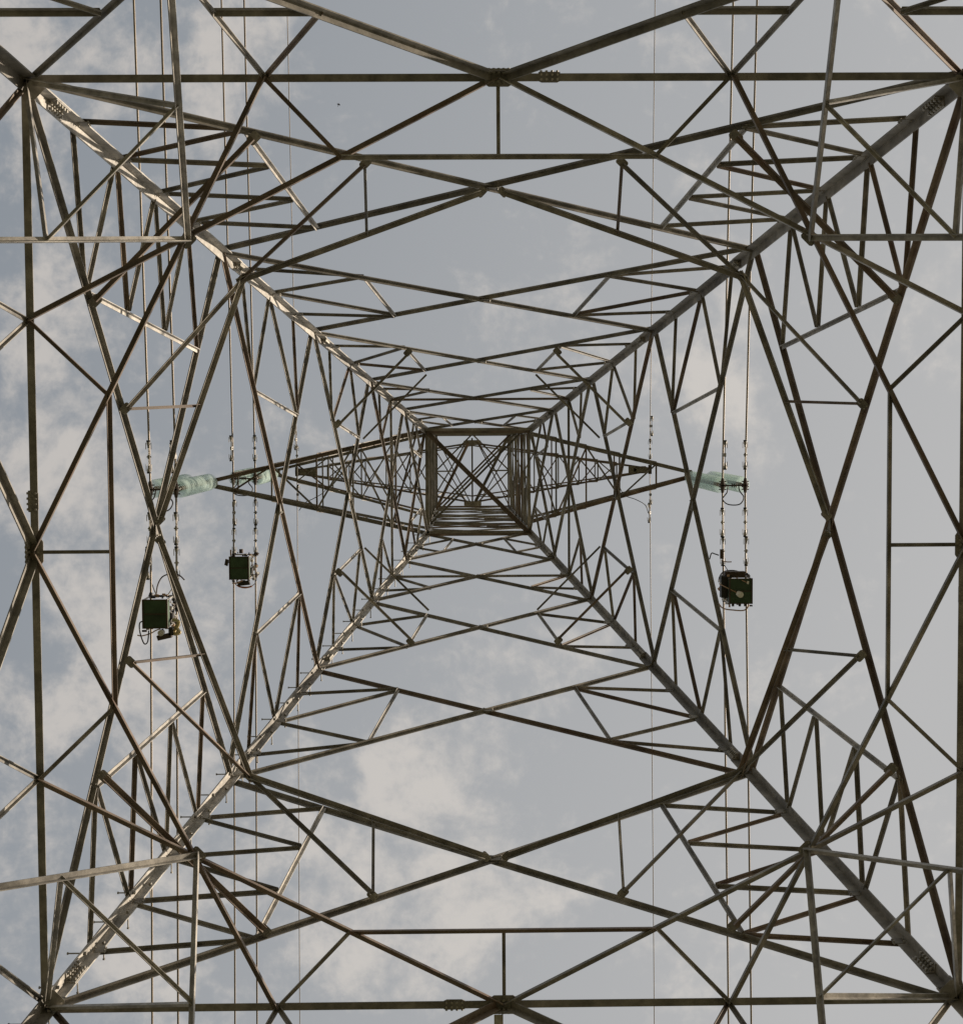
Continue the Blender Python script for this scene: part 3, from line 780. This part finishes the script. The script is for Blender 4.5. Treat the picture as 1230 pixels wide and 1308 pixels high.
# ---------------------------------------------------------------- green boxes on the twin cables
def wheel(t, c, r=.045, m=M_DARK):
    bm = bmesh.new(); add_lathe(bm, c - V(.018, 0, 0), V(1, 0, 0), [(.001, 0), (r, 0), (r * 1.05, .006), (r * .8, .018), (r * 1.05, .030), (r, .036), (.001, .036)], 16)
    w = bm_obj('pulley_wheel', bm, m, t)
    bm = bmesh.new(); add_cyl(bm, c - V(.03, 0, 0), c + V(.03, 0, 0), .012, 6); bm_obj('axle', bm, M_GALV, w)
def tube(t, name, pts, r, m):
    bm = bmesh.new(); add_tube(bm, smooth([V(*p) for p in pts], 6), r, 6); return bm_obj(name, bm, m, t)
def trolley(label, pxa, pya, pxb, pyb, zb, zwire, wires, variant):
    """open topped green box; its floor shows between the two pixels' real positions at height zb"""
    a, b = at(pxa, pya, zb), at(pxb, pyb, zb)
    cx, cy = (a.x + b.x) / 2, (a.y + b.y) / 2; hx, hy = abs(b.x - a.x) / 2, abs(b.y - a.y) / 2
    t = thing('line_trolley', label, 'line trolley', (cx, cy, zb), 'green trolleys riding on the twin cables')
    H = zwire - zb; s = -1 if cx > 0 else 1     # s: towards the pylon in x
    # local frame = world axes, local y = -n (down the picture is +y)
    # floor: a frame with two recessed sheets
    for k, (y0, y1) in enumerate(((-hy + .012, -.006), (.006, hy - .012))):
        bm = bmesh.new(); add_box(bm, V(0, (y0 + y1) / 2, .008), V(hx - .012, 0, 0), V(0, (y1 - y0) / 2, 0), V(0, 0, .004))
        bm_obj('floor_panel', bm, M_GREEN, t)
    bm = bmesh.new()
    for sx in (-1, 1): add_box(bm, V(sx * (hx - .006), 0, .006), V(.010, 0, 0), V(0, hy, 0), V(0, 0, .012))
    for yy in (-hy + .006, 0, hy - .006): add_box(bm, V(0, yy, .005), V(hx - .017, 0, 0), V(0, .006, 0), V(0, 0, .008))
    bm_obj('floor_frame', bm, M_BROWN, t)
    for sx in (-1, 1):
        bm = bmesh.new(); add_box(bm, V(sx * (hx - .004), 0, .10), V(.003, 0, 0), V(0, hy - .02, 0), V(0, 0, .075)); bm_obj('side_panel', bm, M_GREEN, t)
        for sy in (-1, 1):
            bm = bmesh.new(); add_box(bm, V(sx * (hx - .01), sy * (hy - .01), H / 2), V(.008, 0, 0), V(0, .008, 0), V(0, 0, H / 2 - .005)); bm_obj('corner_post', bm, M_GALV, t)
    # top rails with lattice towards the pylon
    bm = bmesh.new()
    for sx in (-1, 1): add_box(bm, V(sx * (hx - .01), 0, H), V(.010, 0, 0), V(0, hy, 0), V(0, 0, .010))
    for sy in (-1, 1): add_box(bm, V(0, sy * (hy - .01), H - .002), V(hx, 0, 0), V(0, .010, 0), V(0, 0, .008))
    bm_obj('top_rail', bm, M_GALV, t)
    bm = bmesh.new(); n = 6
    for i in range(n):
        y0 = -hy + 2 * hy * i / n; y1 = -hy + 2 * hy * (i + 1) / n
        add_cyl(bm, V(s * (hx + .004), y0, .2 if i % 2 else H - .02), V(s * (hx + .004), y1, H - .02 if i % 2 else .2), .007, 5)
    bm_obj('side_lattice', bm, M_GALV, t)
    # engine, tank, gear under the wires
    bm = bmesh.new(); add_box(bm, V(s * hx * .25, -hy * .2, H * .55), V(hx * .5, 0, 0), V(0, hy * .45, 0), V(0, 0, H * .16)); 
    bmesh.ops.bevel(bm, geom=bm.edges[:], offset=.012, segments=2, affect='EDGES'); bm_obj('motor', bm, M_BROWN, t)
    bm = bmesh.new(); add_cyl(bm, V(s * hx * .9, hy * .1, H * .62), V(s * hx * .9, hy * .75, H * .62), .05, 12); bm_obj('fuel_tank', bm, M_DARK, t)
    for wx in wires:
        lx = wx - cx
        for sy in (-1, 0, 1): wheel(t, V(lx, sy * (hy - .01), H + .055), .04)
        for sy in (-1, 1):
            bm = bmesh.new(); add_box(bm, V(lx + .028, sy * (hy - .01), H + .03), V(.005, 0, 0), V(0, .022, 0), V(0, 0, .055)); bm_obj('wheel_bracket', bm, M_GALV, t)
    xs = [w - cx for w in wires]
    bm = bmesh.new()
    for sy in (-1, 1): add_cyl(bm, V(min(xs + [-hx]), sy * (hy - .01), H + .01), V(max(xs + [hx]), sy * (hy - .01), H + .01), .010, 6)
    bm_obj('cross_rod', bm, M_BROWN, t)
    # clutter: guards, hoses, cords
    rnd = random.Random(variant)
    for i in range(16):
        p = V(s * hx * rnd.uniform(.4, 1.5), rnd.uniform(-hy, hy) * 1.05, H * rnd.uniform(.3, 1.0))
        bm = bmesh.new(); add_lathe(bm, p, V(rnd.uniform(-1, 1), rnd.uniform(-1, 1), rnd.uniform(-1, 1)), [(.001, 0), (.022, .0), (.03, .01), (.022, .03), (.03, .04), (.001, .05)], 8)
        bm_obj('fitting', bm, rnd.choice([M_DARK, M_BROWN, M_GALV, M_WHITE, M_ROPE]), t)
    for i in range(22):
        sy = rnd.choice((-1, 1)); p = V(rnd.uniform(-hx, hx), sy * (hy + rnd.uniform(0, .04)), rnd.uniform(.03, H))
        bm = bmesh.new(); add_box(bm, p, V(rnd.uniform(.008, .035), 0, 0), V(0, rnd.uniform(.006, .02), 0), V(0, 0, .015)); bm_obj('fitting', bm, rnd.choice([M_DARK, M_DARK, M_BROWN, M_GALV, M_ROPE]), t)
    if variant == 1:   # far left
        tube(t, 'guard_hoop', [(-.08, -hy, H), (-.06, -hy - .13, H), (0, -hy - .24, H), (.1, -hy - .28, H), (.22, -hy - .27, H), (.30, -hy - .2, H)], .009, M_BROWN)
        tube(t, 'rope', [(.1, -hy, .3), (.16, -hy - .1, .4), (.22, -hy - .2, H)], .008, M_GALV)
        tube(t, 'rope', [(-.02, -hy, .3), (-.08, -hy - .08, .4), (-.13, -hy - .14, H)], .008, M_GALV)
        tube(t, 'hose', [(-hx, .1, .1), (-hx - .045, .12, .05), (-hx - .04, .2, 0), (-hx - .02, .30, 0), (-hx + .02, .39, 0), (-hx + .06, .36, .02), (-hx + .07, .22, .04)], .009, M_DARK)
        tube(t, 'rope', [(-hx - .08, hy + .09, .05), (-hx - .02, hy + .1, .05), (-hx + .09, hy + .07, .05), (-.0, hy + .03, .05), (.06, hy + .01, .05)], .008, M_ROPE)
        bm = bmesh.new(); add_cyl(bm, V(.07, hy + .06, 0), V(.07, hy + .06, .1), .04, 16); add_cyl(bm, V(.07, hy + .06, -.01), V(.07, hy + .06, .0), .02, 12); bm_obj('lamp', bm, M_WHITE, t)
        tube(t, 'strap', [(.20, .10, .2), (.28, .12, .15), (.26, .2, .15), (.3, .26, .1), (.22, .27, .12), (.25, .17, .2)], .024, M_YEL)
        bm = bmesh.new(); add_box(bm, V(.10, hy + .12, .12), V(.09, -.02, 0), V(.01, .03, 0), V(0, 0, .05)); bm_obj('tool_bag', bm, M_BROWN, t)
        bm = bmesh.new(); add_box(bm, V(.19, hy + .05, .12), V(.03, 0, 0), V(0, .05, 0), V(0, 0, .05)); bm_obj('tool_bag', bm, M_DARK, t)
    if variant == 2:   # second from left
        bm = bmesh.new(); add_box(bm, V(-hx - .07, -.08, .2), V(.025, .01, 0), V(-.01, .05, 0), V(0, 0, .04)); add_cyl(bm, V(-hx - .06, -.08, .2), V(-hx, -.08, .2), .008, 6); bm_obj('side_mirror', bm, M_BROWN, t)
        tube(t, 'rope', [(-hx + .04, hy + .06, .05), (-hx + .12, hy + .06, .05), (0, hy + .04, .05), (.05, hy + .02, .05)], .012, M_ROPE)
        tube(t, 'rope', [(-.05, hy + .1, .1), (.0, hy + .13, .1), (.12, hy + .14, .1), (.2, hy + .12, .1)], .014, M_ORANGE)
        bm = bmesh.new(); add_box(bm, V(.06, hy + .07, .12), V(.1, -.01, 0), V(.01, .035, 0), V(0, 0, .05)); bm_obj('tool_bag', bm, M_DARK, t)
        tube(t, 'hose', [(-hx, hy, .2), (-.05, hy + .13, .2), (.1, hy + .16, .2), (.22, hy + .1, .3), (.24, hy, .4)], .007, M_DARK)
        bm = bmesh.new(); add_cyl(bm, V(0, -hy - .1, .3), V(0, -hy - .03, .3), .035, 12); bm_obj('lamp', bm, M_BROWN, t)
        bm = bmesh.new(); add_cyl(bm, V(-hx, -hy - .1, .2), V(-hx, -hy - .0, .2), .012, 8); bm_obj('handle', bm, M_ROPE, t)
    if variant == 3:   # right
        tube(t, 'guard_hoop', [(-.24, -.08, H), (-.23, -.16, H), (-.17, -hy - .05, H), (-.05, -hy - .07, H), (.06, -hy - .05, H), (.14, -hy, H)], .010, M_DARK)
        tube(t, 'guard_hoop', [(-.28, hy - .02, H), (-.22, hy + .09, H * .6), (-.05, hy + .12, H * .5), (.1, hy + .12, H * .5), (.17, hy + .05, H * .6), (.16, hy, H)], .011, M_ROPE)
        tube(t, 'lamp_arm', [(-.30, -.10, .12), (-.2, -.05, 0.02), (-.06, .02, -.02)], .007, M_ROPE)
        bm = bmesh.new(); add_lathe(bm, V(-.06, .02, -.02), V(.6, .35, -.3), [(.001, 0), (.03, 0), (.042, .03), (.042, .05), (.001, .055)], 16)
        add_cyl(bm, V(-.015, .045, -.06), V(-.015, .045, -.03), .045, 18)
        bm_obj('lamp', bm, M_WHITE, t)
        tube(t, 'lamp_arm', [(-.05, -hy, .1), (.02, -hy + .03, 0), (.09, -hy + .06, -.02)], .006, M_ROPE)
        bm = bmesh.new(); add_box(bm, V(.10, -hy + .06, -.02), V(.012, .004, 0), V(-.004, .022, 0), V(0, 0, .01)); bm_obj('lamp', bm, M_WHITE, t)
        tube(t, 'rope', [(-.1, -hy - .02, .2), (-.16, -hy - .12, .3), (-.20, -hy - .22, H)], .006, M_DARK)
        tube(t, 'rope', [(-.20, -hy - .22, H), (-.12, -hy - .2, H), (-.05, -hy - .2, H)], .008, M_ROPE)
        tube(t, 'cord', [(-.24, -hy - .3, H), (-.3, -hy - .32, H), (-.35, -hy - .33, H), (-.38, -hy - .24, H)], .009, M_DARK)
        bm = bmesh.new(); add_box(bm, V(-.20, -hy - .32, H - .02), V(.025, 0, 0), V(0, .07, 0), V(0, 0, .03)); bm_obj('grip_clamp', bm, M_BROWN, t)
        bm = bmesh.new(); add_box(bm, V(-.05, -hy - .035, H * .5), V(.15, 0, 0), V(0, .045, 0), V(0, 0, .06)); bm_obj('tool_bag', bm, M_BROWN, t)
        bm = bmesh.new(); add_box(bm, V(-.22, -.05, H * .4), V(.045, 0, 0), V(0, .16, 0), V(0, 0, .08)); bm_obj('tool_bag', bm, M_DARK, t)
        for q in (-.1, 0, .08):
            bm = bmesh.new(); add_lathe(bm, V(q - .01, hy + .02, .12), V(1, 0, 0), [(.001, 0), (.03, 0), (.03, .03), (.001, .03)], 12); bm_obj('roller', bm, M_DARK, t)
    return t
trolley('dark green open-topped box with yellow strap riding on the far left twin cables', 181.5, 766, 214, 803, 20.35, 20.88, (-4.43, -4.086), 1)
trolley('dark green box with dangling ropes riding on the second twin cables from the left', 292.5, 711, 318, 740.5, 26.2, 26.72, (-4.16, -3.786), 2)
trolley('dark green box with a white lamp on a stalk riding on the right twin cables', 931.5, 739, 961, 771.5, 22.75, 23.25, (3.66, 4.00), 3)

# ---------------------------------------------------------------- a bird high above
bp_ = at(432.5, 133, 70)
bm = bmesh.new()
add_lathe(bm, V(0, -.17, 0), V(0, 1, 0), [(.001, 0), (.03, .03), (.05, .1), (.045, .2), (.03, .28), (.02, .36), (.035, .42)], 10)
for s in (-1, 1):
    vs = [bm.verts.new(c) for c in (V(0, -.06, .02), V(s * .12, -.10, .05), V(s * .26, .02, .03), V(s * .12, .04, .04), V(0, .08, .02))]
    bm.faces.new(vs)
o = bm_obj('bird', bm, M_BIRD); o.location = W(bp_); o.rotation_euler = (0, 0, .4)
o.scale = (.33, .4, .4)
tag(o, 'tiny dark bird flying high in the upper left sky', 'bird')
